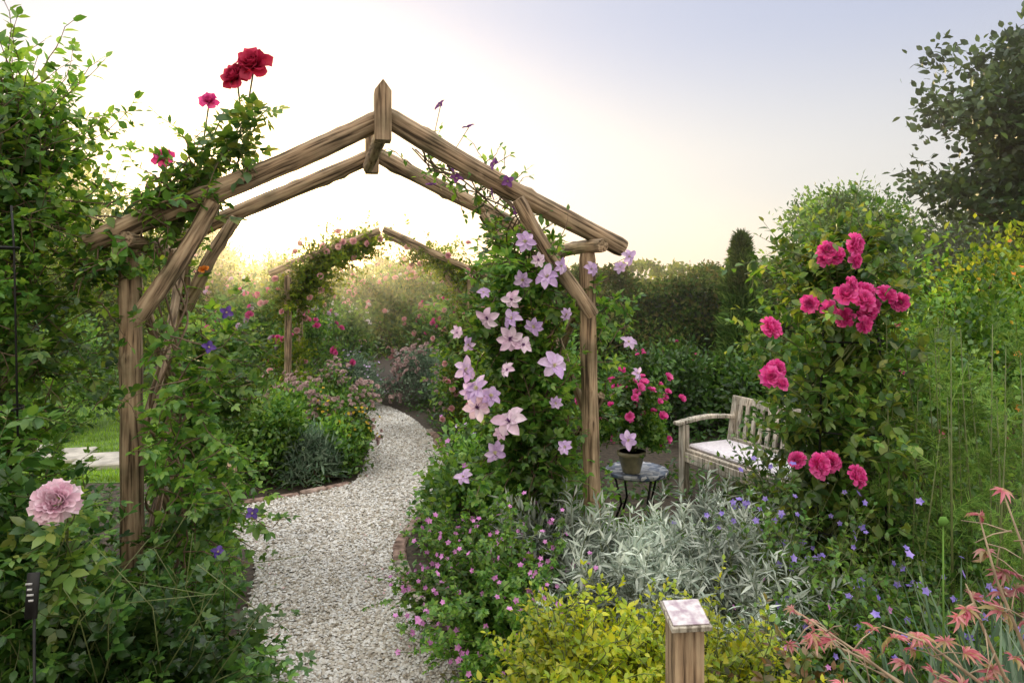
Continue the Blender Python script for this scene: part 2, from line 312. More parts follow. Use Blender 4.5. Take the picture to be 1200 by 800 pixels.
# ---------------------------------------------------------------- ground
soil=plain('soil',(.07,.05,.033),.95,col2=(.025,.018,.012),scale=25,bump=.8)
A=Acc(); A.raw([(-300,-60,0),(300,-60,0),(300,600,0),(-300,600,0)],[(0,1,2,3)]); A.build('ground',[soil],False)
PY=[1.2,2.0,2.8,3.5,4.1,4.6,4.98,5.35,6,7.3,8.25,9.2,10.2]
PL=[-1.15,-1.15,-1.15,-1.35,-1.5,-2.0,-2.3,-1.28,-1.3,-1.48,-1.68,-2.2,-3.2]
PR=[-.0,-.05,-.15,-.5,-.77,-.72,-.66,-.58,-.56,-.87,-1.2,-1.75,-2.6]
ys=np.linspace(1.2,10.2,120); xl=np.interp(ys,PY,PL); xr=np.interp(ys,PY,PR)
sm=lambda a: np.convolve(np.pad(a,4,'edge'),np.ones(9)/9,'valid')
xl=sm(xl); xr=sm(xr)
m,nt=newmat('gravel_bed'); L=nt.links
p=N(nt,'ShaderNodeBsdfDiffuse'); tc=N(nt,'ShaderNodeTexCoord'); vo=N(nt,'ShaderNodeTexVoronoi'); vo.inputs['Scale'].default_value=75
L.new(tc.outputs['Object'],vo.inputs['Vector']); r=ramp(nt,[(0,(.2,.17,.13)),(.5,(.4,.36,.3)),(1,(.6,.57,.5))]); L.new(vo.outputs['Color'],r.inputs[0]); L.new(r.outputs[0],p.inputs['Color'])
b=N(nt,'ShaderNodeBump'); b.invert=True; b.inputs['Distance'].default_value=.01; L.new(vo.outputs['Distance'],b.inputs['Height']); L.new(b.outputs[0],p.inputs['Normal'])
o=N(nt,'ShaderNodeOutputMaterial'); L.new(p.outputs[0],o.inputs[0]); GB=m
PEB=leaf_mat('pebble',[(.28,.24,.19),(.5,.46,.4),(.66,.64,.6),(.78,.77,.75),(.4,.34,.26),(.6,.6,.59)],trans=0,nscale=1.2,gloss=0,yellow=False,lo=.72,hi=1.1)
path=empty('gravel_path')
A=Acc(); v=[];f=[]
for i in range(120): v+=[(xl[i],ys[i],.006),(xr[i],ys[i],.006)]
for i in range(119): f.append((2*i,2*i+1,2*i+3,2*i+2))
A.raw(v,f); A.build('gravel_bed_sheet',[GB],False,path)
n=62000; yy=1.9+7.1*R(0,1,n)**1.6; u=R(0,1,n)+rng.standard_normal(n)*.012; l_=np.interp(yy,ys,xl); r_=np.interp(yy,ys,xr)
P=np.stack([l_+(r_-l_)*u,yy,R(.004,.013,n)],1); A=Acc(); s=R(.004,.010,n)*(1+.05*(yy-2))
A.add(peb,P,rnd(n)*[1,1,.2],[0,0,1]+rng.standard_normal((n,3))*.3,np.stack([s,s*R(.9,1.4,n),s*R(.5,.9,n)],1)); A.build('pebbles',[PEB],False,path)
n=260; yy=R(2.2,7,n); l_=np.interp(yy,ys,xl); r_=np.interp(yy,ys,xr); u=np.where(R(0,1,n)<.5,R(0,.2,n),R(.75,1,n)); P=np.stack([l_+(r_-l_)*u,yy,R(.018,.024,n)],1)
A=Acc(); A.add(leaf4,P[:120],rnd(120)*[1,1,.1],[0,0,1]+rng.standard_normal((120,3))*.3,R(.015,.035,120),0); A.add(leaf4,P[120:],rnd(n-120)*[1,1,.1],[0,0,1]+rng.standard_normal((n-120,3))*.3,R(.01,.02,n-120),1); A.build('fallen_leaves',[BRONZE,SOFT])
BR=leaf_mat('edging_brick',[(.2,.14,.11),(.26,.18,.15),(.32,.25,.21),(.26,.23,.19)],trans=0,nscale=20,gloss=0,yellow=False)
def edging(xs,yv,off,name):
    A=Acc(); pts=np.stack([xs+off,yv],1); s=np.r_[0,np.cumsum(np.linalg.norm(np.diff(pts,axis=0),axis=1))]; u=np.arange(0,s[-1],.215)
    X=np.interp(u,s,pts[:,0]); Y=np.interp(u,s,pts[:,1]); a=np.arctan2(np.gradient(Y),np.gradient(X))
    for x,y,q in zip(X,Y,a): A.box((x+R(-.006,.006),y,-.01+R(-.008,.006)),(.2,.08,.07),0,q+R(-.06,.06),R(-.04,.04),.01)
    A.build(name,[BR],False)
k=(ys>3.3)&(ys<7.6); edging(xr[k],ys[k],.045,'brick_path_edging')
k=(ys>5.15)&(ys<5.6); edging(np.r_[-2.7,-2.4,-2.05,xl[k]],np.r_[5.05,5.0,5.02,ys[k]],-.045,'brick_path_edging')
LM=plain('lawn_turf',(.12,.21,.03),.9,col2=(.07,.13,.02),scale=8)
lawn=empty('lawn'); A=Acc(); A.raw([(-14,5.4,.004),(-2.75,5.6,.004),(-2.9,12,.004),(-14,14,.004)],[(0,1,2,3)]); A.build('turf',[LM],False,lawn)
n=55000; P=np.stack([R(-9,-2.8,n),5.6+R(0,1,n)**1.3*6,np.zeros(n)],1); A=Acc(); A.add(grassb,P,rng.standard_normal((n,3))*.3+[0,0,1],rnd(n),np.stack([R(.1,.16,n),R(.03,.06,n),R(.03,.06,n)],1)); A.build('grass_blades',[GRASS],True,lawn)
PAV=plain('paving_stone',(.5,.46,.4),.85,scale=10)
A=Acc()
for x,y in ((-3.7,6.2),(-4.2,6.35),(-4.7,6.45)): A.box((x,y,.022),(.47,.48,.06),0,.25,0,.012)
A.build('stone_paving',[PAV],False)

# ---------------------------------------------------------------- pergola
def pole(name,a,b,r0,r1,parent,mat=WOOD,bend=.014,knots=4):
    a=Vector(a);b=Vector(b);Ln=(b-a).length;n=max(8,int(Ln/.03));z=np.linspace(0,Ln,n); ph=R(0,6,2)
    cx=bend*np.sin(z/Ln*3.1+ph[0]);cy=bend*np.sin(z/Ln*4+ph[1]);cx-=cx[0];cy-=cy[0]
    rad=np.linspace(r0,r1,n)*(1+.03*np.sin(z*17+ph[0])+R(-.01,.01,n))
    S=18;an=np.arange(S)*2*math.pi/S;el=1+.05*np.sin(2*an+ph[0])+.03*np.sin(5*an)
    RR=rad[:,None]*el[None,:]
    for _ in range(knots): q=R(.08,.92)*Ln; a0=R(0,6.28); RR=RR*(1+.22*np.exp(-((z-q)/.02)**2)[:,None]*np.exp(-((np.cos(an-a0)-1)/.12)**2)[None,:])
    crk=R(0,6.28); dd=np.abs((an-crk+math.pi)%(2*math.pi)-math.pi); RR=RR*(1-.1*np.exp(-(dd/.2)**2)[None,:]*(np.sin(z/Ln*3.14).clip(0)**.5)[:,None])
    RR[0]*=.9;RR[-1]*=.9
    v=np.stack([cx[:,None]+RR*np.cos(an),cy[:,None]+RR*np.sin(an),np.repeat(z[:,None],S,1)],2).reshape(-1,3)
    f=[(j*S+i,j*S+(i+1)%S,(j+1)*S+(i+1)%S,(j+1)*S+i) for j in range(n-1) for i in range(S)]
    v2=np.concatenate([v,v[:S],v[-S:]]); f+= [tuple(n*S+i for i in range(S))[::-1],tuple(n*S+S+i for i in range(S))]
    A=Acc();A.raw(v2,f);ob=A.build(name,[mat],True,parent); ob.rotation_mode='QUATERNION'; ob.rotation_quaternion=(b-a).to_track_quat('Z','Y'); ob.location=a-(parent.location if parent else Vector()); return ob
def frame(par,O,U,V,names,zp,za,hw,rr,king=True,ov=.17,br=True,s=1):
    f=lambda w_,z: (O[0]+U[0]*w_,O[1]+U[1]*w_,z)
    sl_=(za-zp-.1)/hw
    pole(names+'_left_post',f(-hw,0),f(-hw,zp),rr*1.08,rr,par); pole(names+'_right_post',f(hw,0),f(hw,zp),rr*1.04,rr*.95,par)
    off=rr*1.8; g=lambda w_,z:(f(w_,z)[0]+V[0]*off*s,f(w_,z)[1]+V[1]*off*s,z)
    pole(names+'_left_rafter',f(-hw-ov,za-sl_*(hw+ov)),f(-.02,za),rr,rr*1.05,par); pole(names+'_right_rafter',f(.02,za),f(hw+ov,za-sl_*(hw+ov)),rr*1.05,rr,par)
    if br:
        pole(names+'_left_brace',g(-hw+.03,zp-.3),g(-hw*.7,za-sl_*hw*.7-.05),rr*.8,rr*.75,par); pole(names+'_right_brace',g(hw-.03,zp-.3),g(hw*.62,za-sl_*hw*.62-.04),rr*.8,rr*.75,par)
    if king:
        A=Acc();h=.037;z0=za-.12;z1=za+.1
        v=[(x*h,y*h*1.2,z) for z in(z0,z1) for x,y in((-1,-1),(1,-1),(1,1),(-1,1))]+[(0,-h*1.2,z1+.05),(0,h*1.2,z1+.05)]
        A.raw(v,[(3,2,1,0),(0,1,5,8,4),(2,3,7,9,6),(1,2,6,5),(3,0,4,7),(4,8,9,7),(8,5,6,9)]); ob=A.build(names+'_king_post',[WOOD],False,par)
        ob.location=(O[0]-V[0]*.03,O[1]-V[1]*.03,0); ob.rotation_euler=(0,0,math.atan2(U[1],U[0]))
U=np.array([.968,.25]);V=np.array([-.25,.968])
per=empty('rustic_wooden_pergola'); O1=np.array([-.59,3.1]); O2=O1+V*.93
frame(per,O1,U,V,'front',1.79,2.40,1.02,.044,s=-1); frame(per,O2,U,V,'back',1.79,2.40,1.02,.043,s=-1)
def q(w_,k,z): p=O1+U*w_+V*.93*k; return (p[0],p[1],z)
for s_,nm in((-1,'left'),(1,'right')):
    pole(nm+'_eave_rail',q(s_*1.02,-.14,1.82),q(s_*1.02,1.14,1.82),.033,.033,per)
    pole(nm+'_lattice_rail_a',q(s_*1.0,.05,.35),q(s_*1.0,.95,1.1),.022,.022,per); pole(nm+'_lattice_rail_b',q(s_*1.05,.95,.35),q(s_*1.05,.05,1.1),.022,.022,per)
    pole(nm+'_lattice_rail_c',q(s_*1.0,.05,1.0),q(s_*1.0,.95,1.72),.022,.022,per); pole(nm+'_lattice_rail_d',q(s_*1.05,.95,1.0),q(s_*1.05,.05,1.72),.022,.022,per)
pole('ridge_pole',q(0,.03,2.33),q(0,.97,2.33),.033,.033,per)
arch=empty('rustic_rose_arch'); U2=np.array([.985,.17]);V2=np.array([-.17,.985]);Oa=np.array([-1.37,7.15])
frame(arch,Oa,U2,V2,'front',1.70,2.2,.95,.036,king=False); frame(arch,Oa+V2*.8,U2,V2,'back',1.70,2.2,.95,.034,s=-1,king=False)

# ---------------------------------------------------------------- background vegetation
def hedge(name,a,b,h,th,n,size,mats,t=leaf4,seed=0,wob=.15):
    a=np.array(a,float);b=np.array(b,float);d=b-a;Ln=np.linalg.norm(d);d/=Ln;nn=np.array([d[1],-d[0]]);
    if nn[1]>0: nn=-nn
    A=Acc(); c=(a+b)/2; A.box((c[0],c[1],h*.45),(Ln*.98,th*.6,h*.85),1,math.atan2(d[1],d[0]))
    u=R(0,Ln,n); hh=h*(1+.05*np.sin(u*2.1+seed)+.05*np.sin(u*5.3+seed*2)+.03*np.sin(u*11))
    side=R(0,1,n)<.8; z=np.where(side,R(0,1,n)*hh,hh-np.abs(rng.standard_normal(n))*.06+R(-.02,.1,n)**1)
    bul=wob*(np.sin(u*3+z*4+seed)+np.sin(u*7.3-z*6)*.6+np.sin(z*13+u*11)*.3)*.5
    v=np.where(side,th/2+bul-np.abs(rng.standard_normal(n))*.07,R(-th/2,th/2,n))
    P=np.stack([a[0]+d[0]*u+nn[0]*v,a[1]+d[1]*u+nn[1]*v,z],1)
    H=np.where(side[:,None],np.array([nn[0],nn[1],.5]),np.array([0,0,1.]))+rng.standard_normal((n,3))*.5
    A.add(t,P,rng.standard_normal((n,3))+[0,0,.3],H,size*R(.6,1.3,n),0)
    return A
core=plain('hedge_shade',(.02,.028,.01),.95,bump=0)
A=hedge('x',(.2,9.3),(7.5,8.6),1.72,.9,50000,.065,0,seed=1)
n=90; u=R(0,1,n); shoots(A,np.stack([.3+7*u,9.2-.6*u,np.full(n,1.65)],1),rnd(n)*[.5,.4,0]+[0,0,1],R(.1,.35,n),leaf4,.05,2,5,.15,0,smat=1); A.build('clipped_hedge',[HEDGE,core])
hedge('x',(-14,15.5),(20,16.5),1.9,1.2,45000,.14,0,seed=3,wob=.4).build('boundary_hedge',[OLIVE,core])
def flowers_on(A,C,D,n,t,size,mat,out=.1,face=(0,-.6,.4)):
    i=rng.integers(0,len(C),n); P=C[i]+D[i]*out+rng.standard_normal((n,3))*.05
    P[:,2]=np.maximum(P[:,2],.08)
    A.face(t,P,D[i]+np.array(face)+rng.standard_normal((n,3))*.3,size*R(.7,1.2,n),mat)
def bush(name,c,r,ncl,nlf,t,size,mats,fl=[],loose=1.,**k):
    A=Acc(); C,D=mound(A,c,r,ncl,nlf,t,size,0,**k)
    out=(D[:,1]<.5)|(D[:,2]>.3); Rr=np.linalg.norm((C-np.array(c))/np.array(r),axis=1); sel=out&(Rr>.8)
    if sel.sum()<5: sel=out
    for i in rng.integers(0,len(C),14):
        b0=np.array([c[0]+R(-.1,.1),c[1]+R(-.1,.1),0]); mid=(b0+C[i])/2+[0,0,.1*r[2]]; A.tube([b0,mid,C[i]],[.012,.008,.003],5,1)
    n=int(30*loose*max(r[0],.5)/.8)+1; i=rng.integers(0,len(C),n)
    shoots(A,C[i],D[i]*[1,1,.3]+[0,0,.8],R(.15,.4,n)*min(1.,r[2]*1.2),t,size*.9,2,5,.15,-.02)
    for j,(n,ft,fs,m_) in enumerate(fl): flowers_on(A,C[sel],D[sel],n,ft,fs,2+j)
    return A.build(name,[mats,STEMB]+[x[3] for x in fl])
bush('rambling_rose',(-3.6,11.2,.8),(1.5,.7,1.15),230,50,leaf4,.08,OLIVE,[(130,srose,.055,SOFT),(50,tuft,.04,WHITE)],clr=.13)
bush('rambling_rose',(-1.7,11.0,.85),(1.2,.7,1.05),210,50,leaf4,.08,ROSEL,[(190,srose,.055,SOFT),(30,tuft,.04,WHITE)],clr=.13)
bush('rambling_rose',(-.3,10.2,.8),(.9,.6,1.0),170,50,leaf4,.075,GREEN,[(50,srose,.05,HOT),(40,srose,.05,SOFT)],clr=.12)
bush('rambling_rose',(-5.6,11.6,.9),(1.3,.8,1.2),200,50,leaf4,.08,OLIVE,[(60,srose,.05,SOFT)],clr=.14)
bush('white_phlox',(-2.35,9.6,.6),(.35,.3,.75),60,40,leaf4,.07,GREEN,[(40,tuft,.045,WHITE)],clr=.08)
bush('flowering_shrub',(-3.35,8.9,.7),(.7,.5,.9),140,50,leaf4,.07,GREEN,[(50,srose,.06,HOT),(30,srose,.05,PALEP)],clr=.1)
bush('flowering_shrub',(-2.55,8.5,.6),(.35,.3,.75),80,45,leaf4,.06,GREEN,[(26,srose,.055,HOT),(10,srose,.05,PALEP)],clr=.08)
bush('flowering_shrub',(-5.3,10.7,.55),(.8,.5,.8),120,50,leaf4,.07,OLIVE,[(20,srose,.045,SOFT)],clr=.1)
bush('sedum_plant',(-1.0,9.2,.25),(.55,.45,.42),100,45,leaf4,.055,GREY,[(260,tuft,.035,DUSTY)],clr=.07)
bush('sedum_plant',(-.35,8.3,.25),(.5,.4,.45),100,45,leaf4,.055,GREEN,[(150,tuft,.03,DUSTY)],clr=.07)
bush('lavender_shrub',(-2.1,8.9,.25),(.35,.35,.4),70,45,narrow,.1,GREY,[(60,fiv,.02,LILAC)],clr=.06)
bush('laurel_shrub',(-.3,7.6,.75),(.45,.5,1.0),160,55,leaf4,.07,GREEN,[(12,srose,.05,SOFT)],clr=.09)
bush('laurel_shrub',(.15,6.4,.5),(.45,.5,.62),150,55,leaf4,.065,GREEN,[(14,srose,.04,SOFT)],clr=.09)
bush('leafy_perennial',(-.16,5.6,.2),(.25,.5,.36),100,42,leaf8,.05,GREEN,[(16,fiv,.02,LILAC)],clr=.06)
bush('leafy_perennial',(-.24,4.5,.2),(.32,.45,.4),110,42,leaf8,.05,GREEN,[(16,fiv,.02,MAG)],clr=.06)
bush('sedum_plant',(-1.75,6.35,.32),(.45,.3,.4),130,50,leaf4,.05,GREEN,[(420,tuft,.028,DUSTY)],clr=.06)
bush('leafy_perennial',(-2.1,5.7,.2),(.4,.28,.4),140,50,leaf8,.05,GREEN,clr=.06)
bush('lavender_shrub',(-1.65,5.65,.12),(.22,.2,.25),70,45,narrow,.08,GREY,clr=.04)
bush('leafy_perennial',(-1.5,5.9,.15),(.2,.25,.33),80,45,leaf4,.05,GREEN,clr=.05)
bush('lady_mantle_plant',(-1.52,6.1,.25),(.18,.2,.22),50,40,gerleaf,.04,GREEN,[(80,tuft,.015,YEL)],clr=.06)
bush('leafy_perennial',(1.7,7.6,.3),(1.0,.5,.5),180,50,leaf4,.07,DARK,[(30,tuft,.03,HOT)],clr=.1)
bush('leafy_perennial',(2.7,6.4,.4),(.7,.5,.6),160,50,leaf4,.07,DARK,clr=.1)
bush('golden_shrub',(3.25,5.0,.8),(.85,.6,.85),230,50,leaf4,.055,GREEN,[(12,fiv,.03,ORANGE),(30,tuft,.02,YEL)],clr=.11)
bush('green_shrub',(4.7,6.2,.95),(1.1,.8,1.0),230,50,leaf4,.075,OLIVE,[(20,fiv,.03,ORANGE)],clr=.13)
bush('green_shrub',(2.55,4.3,.6),(.5,.4,.75),170,50,leaf4,.05,GREEN,[(16,tuft,.03,HOT)],clr=.09)
bush('green_shrub',(-7.2,11.0,.9),(1.1,.8,1.1),160,50,leaf4,.09,OLIVE,clr=.15)
bush('green_shrub',(-5.2,7.6,.5),(.7,.5,.75),140,50,leaf4,.07,GREEN,clr=.1)
A=Acc()
n=15000; z=R(0.03,1,n); th=R(0,6.28,n); rr=.19*np.minimum(1,(1.03-z)*2.6)**.7*R(.3,1.1,n)*(1+.25*np.sin(th*3+z*14)+.15*np.sin(z*31+th))
P=np.stack([2.52+rr*np.cos(th),7.5+rr*np.sin(th),z*2.1+.05*np.sin(th*2)],1); A.add(narrow,P,np.stack([np.cos(th)*.6,np.sin(th)*.6,np.full(n,.8)],1)+rng.standard_normal((n,3))*.5,rnd(n),np.stack([R(.08,.13,n)]*3,1)); A.tube([(2.52,7.5,0),(2.52,7.5,1.9)],[.03,.01],6,1); A.build('juniper_tree',[JUN,BARK])
def tree(name,base,h,cc,cr,ncl,nlf,size,mat,t=leaf8,trad=.1,clr=.2,lump=.3,inner=.35):
    A=Acc(); base=np.array(base,float);cc=np.array(cc,float)
    top=np.array([cc[0],cc[1],cc[2]+cr[2]*.5]); k=np.linspace(0,1,9)[:,None]
    tr=base+(top-base)*k+np.c_[np.sin(k*4)*.06,np.cos(k*5)*.05-.05,k*0]*h*.3; A.tube(tr,np.linspace(trad,trad*.25,9),9,1)
    C,D=mound(A,cc,cr,ncl,nlf,t,size,0,clr=clr,inner=inner,lump=lump,zlow=-.8,zc=.3)
    for i in range(0,ncl,max(1,ncl//60)):
        s0=tr[rng.integers(3,9)]; m_=(s0+C[i])/2+rng.standard_normal(3)*.08+[0,0,.08]; A.tube([s0,m_,C[i]],[trad*.3,trad*.16,.006],5,1)
    n=50; i=rng.integers(0,ncl,n); shoots(A,C[i],D[i]+[0,0,.5],R(.2,.5,n)*cr[0]*.6,t,size,2,6,.15,-.02,r=.006)
    return A.build(name,[mat,BARK])
tree('broadleaf_tree',(7.7,9,0),5,(7.6,9,3.5),(1.75,1.5,1.4),250,100,.13,TREED,t=leaf8,trad=.14,clr=.16,inner=.3)
tree('small_garden_tree',(4.7,9.9,0),3,(4.75,9.9,2.1),(.9,.8,.85),200,80,.075,GREEN,t=leaf4,trad=.06,clr=.11)
tree('broadleaf_tree',(11.3,14.5,0),4,(11.3,14.5,2.2),(2.0,1.5,1.4),190,80,.14,GREEN,t=leaf4,clr=.22)
tree('broadleaf_tree',(9.0,13.5,0),3,(8.9,13.5,1.8),(1.5,1.,1.1),150,80,.12,TREED,t=leaf4,clr=.18)
tree('broadleaf_tree',(-8.8,13.5,0),4,(-8.8,13.5,2.0),(2.2,1.5,1.3),190,80,.14,OLIVE,t=leaf4,clr=.22)
tree('small_garden_tree',(-6.5,14.3,0),3,(-6.5,14.3,2.0),(.6,.5,.8),90,60,.12,OLIVE,t=leaf4,clr=.12)
A=Acc()
fl=lambda w_,k,z: (Oa[0]+U2[0]*w_+V2[0]*k,Oa[1]+U2[1]*w_+V2[1]*k,z)
P=np.concatenate([along([fl(-.95,.1,1.4),fl(-.6,.1,1.85),fl(-.1,.1,2.05)],440),along([fl(-.95,.3,.3),fl(-.95,.3,1.5)],120),along([fl(.95,.1,.1),fl(.95,.1,1.6)],260),along([fl(.95,.1,1.6),fl(.4,.1,1.95)],110)])
d=rnd(len(P)); d[:,2]=np.abs(d[:,2])*.6; tp,td=shoots(A,P,d,R(.15,.45,len(P)),leaf4,.075,3,6)
i=rng.integers(0,len(tp),80); A.face(srose,tp[i],[0,-1,.4]+rng.standard_normal((80,3))*.4,.045,2); A.build('climbing_rose',[OLIVE,STEM,SOFT])

# ---------------------------------------------------------------- pergola climbers
def climber(A,pts,n,L0,L1,t,size,per=2,out=(0,0,0),r=.004,jit=.06,flat=.6,grav=-.05,nseg=7,wander=.25):
    P=along(pts,n)+rng.standard_normal((n,3))*jit; P[:,2]=np.maximum(P[:,2],.05)
    d=rnd(n); d[:,2]*=flat; d+=np.array(out); return shoots(A,P,d,R(L0,L1,n),t,size,per,nseg,wander,grav,r=r)
A=Acc()
climber(A,[(.25,3.5,.35),(.08,3.5,.9),(.02,3.5,1.45),(.08,3.45,1.75)],330,.15,.38,trif,.1,2,(-.1,-.3,.1))
climber(A,[(.1,3.4,1.75),(-.1,3.5,2.1),(-.5,3.4,2.3)],60,.1,.35,leaf8,.06,1,(0,0,.3))
climber(A,[(.45,3.55,.9),(.48,3.5,1.65)],26,.1,.2,trif,.08,2,(.1,.0,0))
for i in range(7): vine(A,[(.35+R(-.1,.1),3.45,0),(.2,3.5,.9),(.15,3.5,1.6),(0,3.45,2.0),(-.4,3.3,2.3)],.007,1,R(2,5),R(.03,.1))
big=[(-.01,1.02,.085),(-.16,1.16,.075),(.19,1.27,.075),(-.01,1.39,.07),(.16,1.67,.065),(.06,1.835,.055),(-.11,1.485,.06),(-.08,.86,.06),(-.22,1.24,.065),(-.16,1.07,.07),(-.22,.76,.045),(.24,.90,.04),(0,1.57,.05),(.1,1.45,.05),(-.2,1.36,.04),(.12,1.75,.04),(-.13,1.6,.035),(.2,1.1,.035),(-.02,1.25,.045),(.25,1.5,.035),(.0,1.48,.055),(.05,1.36,.05),(-.2,1.15,.05),(-.1,1.12,.06),(-.25,1.42,.035),(.05,1.66,.05),(.22,1.72,.04),(-.05,.95,.04)]
for i,(x,z,r_) in enumerate(big):
    A.face(clem if i%2 else clem2,[(x,3.13+R(-.06,.06),z)],[R(-.9,.8)-.1,-1,R(-.5,1.)],r_,2 if i%3 else 4)
    A.tube([(x,3.13,z),(x*.7+.03,3.35,z-.1)],.0018,4,1)
for x,z,r_ in[(.56,1.36,.045),(.56,1.77,.045),(.56,.89,.05),(.6,1.21,.035),(.38,1.71,.045),(.52,1.72,.035)]:
    A.face(clem2,[(x,3.28,z)],[R(-.3,.9),-1,R(0,1)],r_,2); A.tube([(x,3.29,z),(.45,3.42,z-.06)],.0018,4,1)
P=np.array([(-.33,3.15,2.46),(-.2,3.15,2.36),(-.08,3.2,2.2),(-.26,3.2,2.13),(-.44,3.2,2.31),(-.1,3.2,2.06),(-.3,3.3,2.2),(-.02,3.2,2.12),(.02,3.25,1.98),(-.38,3.2,2.1)]); A.face(cl4,P,[0,-.6,.5]+rng.standard_normal((10,3))*.5,.035,5)
A.tube([(-.33,3.15,2.46),(-.36,3.2,2.36),(-.4,3.25,2.25)],.002,4,1);A.tube([(-.2,3.15,2.36),(-.26,3.2,2.28),(-.35,3.25,2.2)],.002,4,1)
A.build('clematis_vine',[GREEN,STEMB,LILAC,CREAM,PALEP,PURP,CREAM])

A=Acc()
climber(A,[(-1.76,3.75,.1),(-1.72,3.75,1.0),(-1.6,3.65,1.4)],240,.2,.4,trif,.1,2,(.2,-.1,.05))
climber(A,[(-1.36,2.85,.1),(-1.32,2.8,.8),(-1.32,2.8,1.35)],95,.12,.32,trif,.085,2,(.25,.0,.0))
climber(A,[(-1.75,2.8,1.6),(-1.55,2.85,1.9),(-1.3,2.95,2.06)],90,.12,.34,leaf8,.065,2,(-.1,-.05,.3))
for i in range(5): vine(A,[(-1.5,2.95,0),(-1.48,2.93,1.0),(-1.45,2.9,1.8)],.008,1,R(1,3),R(.04,.09))
P=np.array([(-1.13,2.7,1.53),(-1.2,2.7,1.39),(-1.01,2.65,.75),(-1.12,2.6,.62)]); A.face(cl4,P,[.5,-.7,.6]+rng.standard_normal((4,3))*.6,.03,2)
A.build('clematis_vine',[GREEN,STEMB,DBLUE,CREAM])
A=Acc()
for k in range(6):
    b0=np.array([-1.42+R(-.08,.08),2.95,1.85]); tp=np.array([-1.17+R(-.12,.12),3.0,2.35+R(0,.15)])
    pts=[b0,(b0+tp)/2+[R(-.04,.04),0,.02],tp]; A.tube(pts,[.006,.005,.003],5,1)
    n=9; P=along(pts,n); shoots(A,P,rnd(n)*[1,1,.4]+[0,0,.3],R(.05,.14,n),roseleaf,.15,1,3,lf=0)
for x,z,r_ in[(-1.125,2.62,.075),(-1.2,2.565,.065)]:
    A.face(rose,[(x,2.98,z-.03)],[R(-.5,.5),-.9,.45],r_,2); A.tube([(x,2.98,z-.03),(-1.18,3.0,2.3)],.004,5,1)
A.face(rose,[(-1.33,3,2.44)],[.2,-.8,.5],.04,3); A.face(rose,[(-1.53,3,2.19)],[0,-.8,.4],.045,3); A.face(rose,[(-1.3,2.88,1.7)],[0,-.4,.6],.02,4)
A.tube([(-1.33,3,2.44),(-1.37,2.98,2.1),(-1.42,2.95,1.9)],.004,5,1);A.tube([(-1.53,3,2.19),(-1.5,2.98,2.0),(-1.45,2.95,1.85)],.004,5,1)
A.build('climbing_rose',[ROSEL,STEM,RED,HOT,ORANGE])

# left foreground shrubs
A=Acc()
n=640;P=along([(-2.14,2.75,.1),(-2.12,2.75,1.2),(-2.1,2.75,1.6),(-2.15,2.9,2.3)],n)+rng.standard_normal((n,3))*[.13,.12,.05]; P[:,2]=np.maximum(P[:,2],.05)
shoots(A,P,rnd(n)*[1,1,.6]+[.05,-.15,.25],R(.2,.5,n)*np.where(P[:,2]<1.2,.8,1.),trif,.085,2,7,.25,-.03)
n=90;P=along([(-2.05,2.9,1.7),(-2.15,2.95,2.4)],n); shoots(A,P,rnd(n)*[.8,.5,.3]+[.1,0,.8],R(.25,.6,n),leaf8,.085,2,9,.16,.0,r=.004)
for k in range(8): A.tube([(-2.1+R(-.1,.1),2.8,0),(-2.1+R(-.15,.15),2.8,1.2),(-2.15+R(-.25,.25),2.9,2.3)],[.015,.01,.004],6,1)
A.build('honeysuckle_shrub',[GREEN,STEMB])
A=Acc()
n=760; d=rnd(n); d[:,2]=np.abs(d[:,2]); P=np.array([-1.34,2.35,.02])+d*[.36,.3,.44]*R(.1,1,n)[:,None]
shoots(A,P,d+[.1,-.25,.25],R(.15,.42,n),trif,.09,2,7,.22,-.07)
n=200; P=np.array([-1.74,2.2,.7])+rng.standard_normal((n,3))*[.12,.12,.18]; shoots(A,P,rnd(n)*[1,1,.7]+[.1,-.2,.1],R(.15,.38,n),leaf8,.07,3,7,.22,-.05)
for k in range(16):
    b0=np.array([-1.3+R(-.35,.35),2.3+R(-.2,.2),.3]); A.tube([b0,b0+[R(-.1,.25),-.1,.35],b0+[R(-.2,.45),-.15,R(.4,.62)]],[.0022,.0018,.001],4,1)
A.build('clematis_shrub',[DARK,STEM])
A=Acc(); A.face(pompon,[(-1.35,2.02,1.0)],[.35,-1,.45],.064,2); A.tube([(-1.35,2.05,1.0),(-1.4,2.15,.9),(-1.5,2.3,.5),(-1.5,2.35,0)],[.003,.004,.006,.007],5,1)
n=34;P=along([(-1.38,2.12,.93),(-1.48,2.25,.5)],n); shoots(A,P,rnd(n)+[0,-.4,.1],R(.06,.16,n),roseleaf,.13,1,3,lf=0); A.build('rose_bush',[ROSEL,STEM,PALER])
A=Acc()
for k in range(3):
    a=k*2.09; A.tube([(-1.83+.1*math.cos(a),2.42+.1*math.sin(a),0),(-1.83+.065*math.cos(a),2.42+.065*math.sin(a),1.77),(-1.83+.055*math.cos(a),2.42+.055*math.sin(a),1.92)],.0035,6)
for zz,rr in((1.77,.068),(1.2,.08),(.6,.09)):
    t=np.linspace(0,6.283,25); A.tube(np.c_[-1.83+rr*np.cos(t),2.42+rr*np.sin(t),np.full(25,zz)],.005,6)
A.build('metal_plant_support',[METAL])
A=Acc(); A.box((-1.3,1.85,.8),(.03,.006,.12),0,.2,-.15,.001); A.tube([(-1.3,1.86,0),(-1.3,1.857,.78)],.004,5)
for k in range(6): A.box((-1.3,1.8455-k*.0025+.004,.757+k*.016),(.012+.004*(k%2),.002,.005),1,.2,-.15)
A.build('plant_label',[METAL,plain('label_paint',(.5,.5,.5),.6)])
